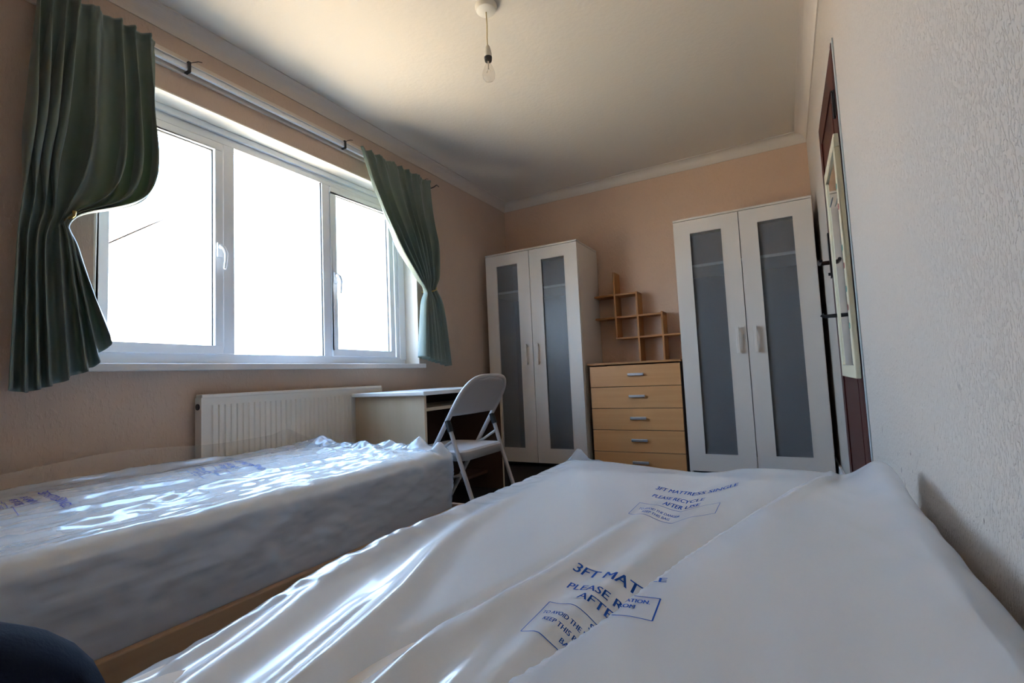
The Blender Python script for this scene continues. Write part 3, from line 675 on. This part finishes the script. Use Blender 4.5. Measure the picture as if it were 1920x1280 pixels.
# ------------------------------------------------------------------ printing on the covers
def zgrid(B, X, Y):
    us, vs, Z = B['grid']; st_ = us[1]-us[0]
    a = np.clip((X-us[0])/st_, 0, len(us)-1.001); b = np.clip((Y-vs[0])/st_, 0, len(vs)-1.001)
    i = a.astype(int); j = b.astype(int); fa = a-i; fb = b-j
    return (Z[i, j]*(1-fa)+Z[i+1, j]*fa)*(1-fb)+(Z[i, j+1]*(1-fa)+Z[i+1, j+1]*fa)*fb
def printed(B, fld, par, items, matname, mapf, keep=None, lift=.0012, warp=None):
    """items: text (string,u,v,size,width-scale) or ('line',u0,v0,u1,v1,w); mapf: flat print coords -> x,y"""
    bm = bmesh.new()
    for it in items:
        if it[0] == 'line':
            _, u0, v0, u1, v1, w_ = it; dd_ = Vector((u1-u0, v1-v0, 0)); L_ = dd_.length; dd_.normalize(); nn_ = Vector((-dd_.y, dd_.x, 0))*w_/2; a = Vector((u0, v0, 0)); k = max(2, int(L_/.004)); pr_ = None
            for i in range(k+1):
                p = a+dd_*L_*i/k; q = (bm.verts.new(p-nn_), bm.verts.new(p+nn_))
                if pr_: bm.faces.new((pr_[0], q[0], q[1], pr_[1]))
                pr_ = q
        else:
            s, u, v_, size, ws = it
            cu = bpy.data.curves.new('t', 'FONT'); cu.body = s; cu.size = size; cu.resolution_u = 3; cu.offset = 0
            ob = bpy.data.objects.new('t', cu); C.objects.link(ob)
            me = bpy.data.meshes.new_from_object(ob.evaluated_get(bpy.context.evaluated_depsgraph_get()))
            b2 = bmesh.new(); b2.from_mesh(me); bmesh.ops.triangulate(b2, faces=b2.faces)
            xs_ = [p.co.x for p in b2.verts]; ys_ = [p.co.y for p in b2.verts]; sl_ = .005
            for ax, lo, hi in ((0, min(xs_), max(xs_)), (1, min(ys_), max(ys_))):
                q_ = lo+sl_
                while q_ < hi:
                    co_ = [0, 0, 0]; co_[ax] = q_; no_ = [0, 0, 0]; no_[ax] = 1
                    bmesh.ops.bisect_plane(b2, geom=b2.verts[:]+b2.edges[:]+b2.faces[:], plane_co=co_, plane_no=no_, dist=1e-6); q_ += sl_
            bmesh.ops.triangulate(b2, faces=[f for f in b2.faces if len(f.verts) > 3])
            for p in b2.verts: p.co = Vector((p.co.x*ws+u, p.co.y+v_, 0))
            b2.to_mesh(me); bm.from_mesh(me)
            for p in b2.verts: p.co.x += size*.035
            b2.to_mesh(me); b2.free(); bm.from_mesh(me); bpy.data.objects.remove(ob); bpy.data.curves.remove(cu); bpy.data.meshes.remove(me)
    xy = [mapf(p.co.x, p.co.y) for p in bm.verts]
    X = np.array([a for a, b in xy]); Y = np.array([b for a, b in xy]); Z = zgrid(B, X, Y)
    if keep is not None:
        kp = keep(X, Y)
    wx = warp(X, Y) if warp is not None else X*0
    for i, p in enumerate(bm.verts): p.co = (X[i]+wx[i], Y[i], Z[i]+lift)
    if keep is not None:
        bm.verts.ensure_lookup_table(); bmesh.ops.delete(bm, geom=[p for i, p in enumerate(bm.verts) if not kp[i]], context='VERTS')
    me = bpy.data.meshes.new('printed_text'); bm.to_mesh(me); bm.free(); me.materials.append(M[matname])
    o = bpy.data.objects.new('printed_text', me); C.objects.link(o); o.parent = par; o['label'] = 'blue printed lettering'; return o
# flat print layout, metres; origin at the lower left of the heading
PRINT = [('3FT MATTRESS SINGLE', 0, .120, .036, 1.0), ('PLEASE RECYCLE', .005, .078, .026, 1.05), ('AFTER USE', .035, .050, .026, 1.05),
         ('SAFETY', .12, .012, .020, 1.1), ('TO AVOID THE DANGER OF SUFFOCATION.', .014, -.008, .0135, 1.05), ('KEEP THIS BAG AWAY FROM', .036, -.024, .0135, 1.05), ('BABIES AND CHILDREN.', .07, -.040, .0135, 1.05)]
def boxlines(u0, v0, u1, v1, w_=.0016): return [('line', u0, v0, u1, v0, w_), ('line', u1, v0, u1, v1, w_), ('line', u1, v1, u0, v1, w_), ('line', u0, v1, u0, v0, w_)]

# foreground print: left piece runs into the fold, right piece lies beyond it
def map_left(u, v): a = -.18; return (-.287+u*.77*math.cos(a)-v*.0, .560+v*.86+u*.77*math.sin(a))
I_left = [('3FT MATTRESS', 0, .112, .040, .82), ('PLEASE RECYCLE', .014, .060, .027, .95), ('AFTER USE', .050, .030, .027, 1.0),
          ('SAFETY', .090, -.012, .018, .8), ('TO AVOID THE DANGER', .018, -.030, .0135, .72), ('KEEP THIS BAG', .030, -.050, .0135, .78), ('BABIES', .070, -.070, .0135, .8)]+boxlines(.012, -.082, .30, .006)
printed(B2, field2, cov2, I_left, 'ink', map_left, keep=lambda X, Y: polyd(X, Y, FL) < -.004)
def map_right(u, v): return (-.142+u, .590+v)
I_right = [('LE', -.014, .068, .020, .9), ('FFOCATION.', -.043, .002, .0135, .50), ('FROM', -.034, -.014, .0135, .52), ('N.', -.062, -.030, .0135, .60)]+boxlines(-.16, -.034, .004, .020)
printed(B2, field2, cov2, I_right, 'ink', map_right, keep=lambda X, Y: polyd(X, Y, FL) > .006, warp=warp2)
# far print on the same cover
def map_far(u, v): a = -.42; return (-.292+u*.52*math.cos(a), 1.13+v*1.0+u*.52*math.sin(a)+1.5*max(0, u*.52-.10)*1.2)
printed(B2, field2, cov2, [('3FT MATTRESS SINGLE', .0, .05, .045, .8), ('PLEASE RECYCLE', .02, -.02, .038, .8), ('AFTER USE', .10, -.07, .038, .8), ('TO AVOID THE DANGER', .02, -.13, .02, .8), ('KEEP THIS BAG', .05, -.155, .02, .9)]+boxlines(0, -.17, .32, -.085, .002), 'ink', map_far)
# prints on the window-side cover
def mk(xo, yo, a, ku, kv): return lambda u, v: (xo+u*ku*math.cos(a), yo+v*kv+u*ku*math.sin(a))
printed(B1, field1, cov1, PRINT+boxlines(.005, -.05, .33, .034), 'ink2', mk(-2.06, .50, -.12, .85, 1.0), lift=.0016)
printed(B1, field1, cov1, PRINT+boxlines(.005, -.05, .33, .034), 'ink', mk(-1.98, 1.06, -.2, .75, 1.1), lift=.0016)
printed(B1, field1, cov1, PRINT[:3]+boxlines(.005, -.02, .33, .044), 'ink', mk(-2.12, 1.60, .0, .55, .9), lift=.002)

# ------------------------------------------------------------------ person: knee of somebody sitting between the beds
def person_leg():
    me = bpy.data.meshes.new('person'); o = bpy.data.objects.new('person', me); C.objects.link(o)
    P = [(-.80, -.42, .38), (-.78, -.20, .41), (-.75, .05, .45), (-.735, .185, .462), (-.738, .240, .38), (-.80, .22, .22), (-.875, .17, .10), (-.875, .15, .045), (-.88, .24, .035), (-.885, .31, .03)]
    rr = [.115, .10, .086, .078, .074, .060, .050, .042, .038, .028]
    me.from_pydata(P, [(i, i+1) for i in range(len(P)-1)], [])
    s = o.modifiers.new('skin', 'SKIN'); s.use_smooth_shade = True
    for i, v_ in enumerate(me.skin_vertices[0].data): v_.radius = (rr[i], rr[i]); v_.use_root = (i == 0)
    ss = o.modifiers.new('sub', 'SUBSURF'); ss.levels = 2; ss.render_levels = 2
    me.materials.append(M['navy'])
    o['label'] = 'knee of a seated person in dark navy trousers at lower left'; o['category'] = 'person'
person_leg()

# ------------------------------------------------------------------ outside
struct('ground', MB().box(-60, 30, -50, 50, -3.2, -2.9), 'grass')
hs = thing('neighbour_house', 'sunlit pale house with a sloping tiled roof beyond the window', 'house', (-15, 2, -2.9))
MB().prism([(-8, 0), (5.4, 0), (5.4, 8.75), (-5.4, .55)], 0, -6, 0).build('house_wall', 'housewall', hs)
MB().prism([(-5.6, .42), (5.5, 8.88), (5.6, 9.25), (-5.8, .72)], 0, -6.2, .25).build('roof', 'houseroof', hs)
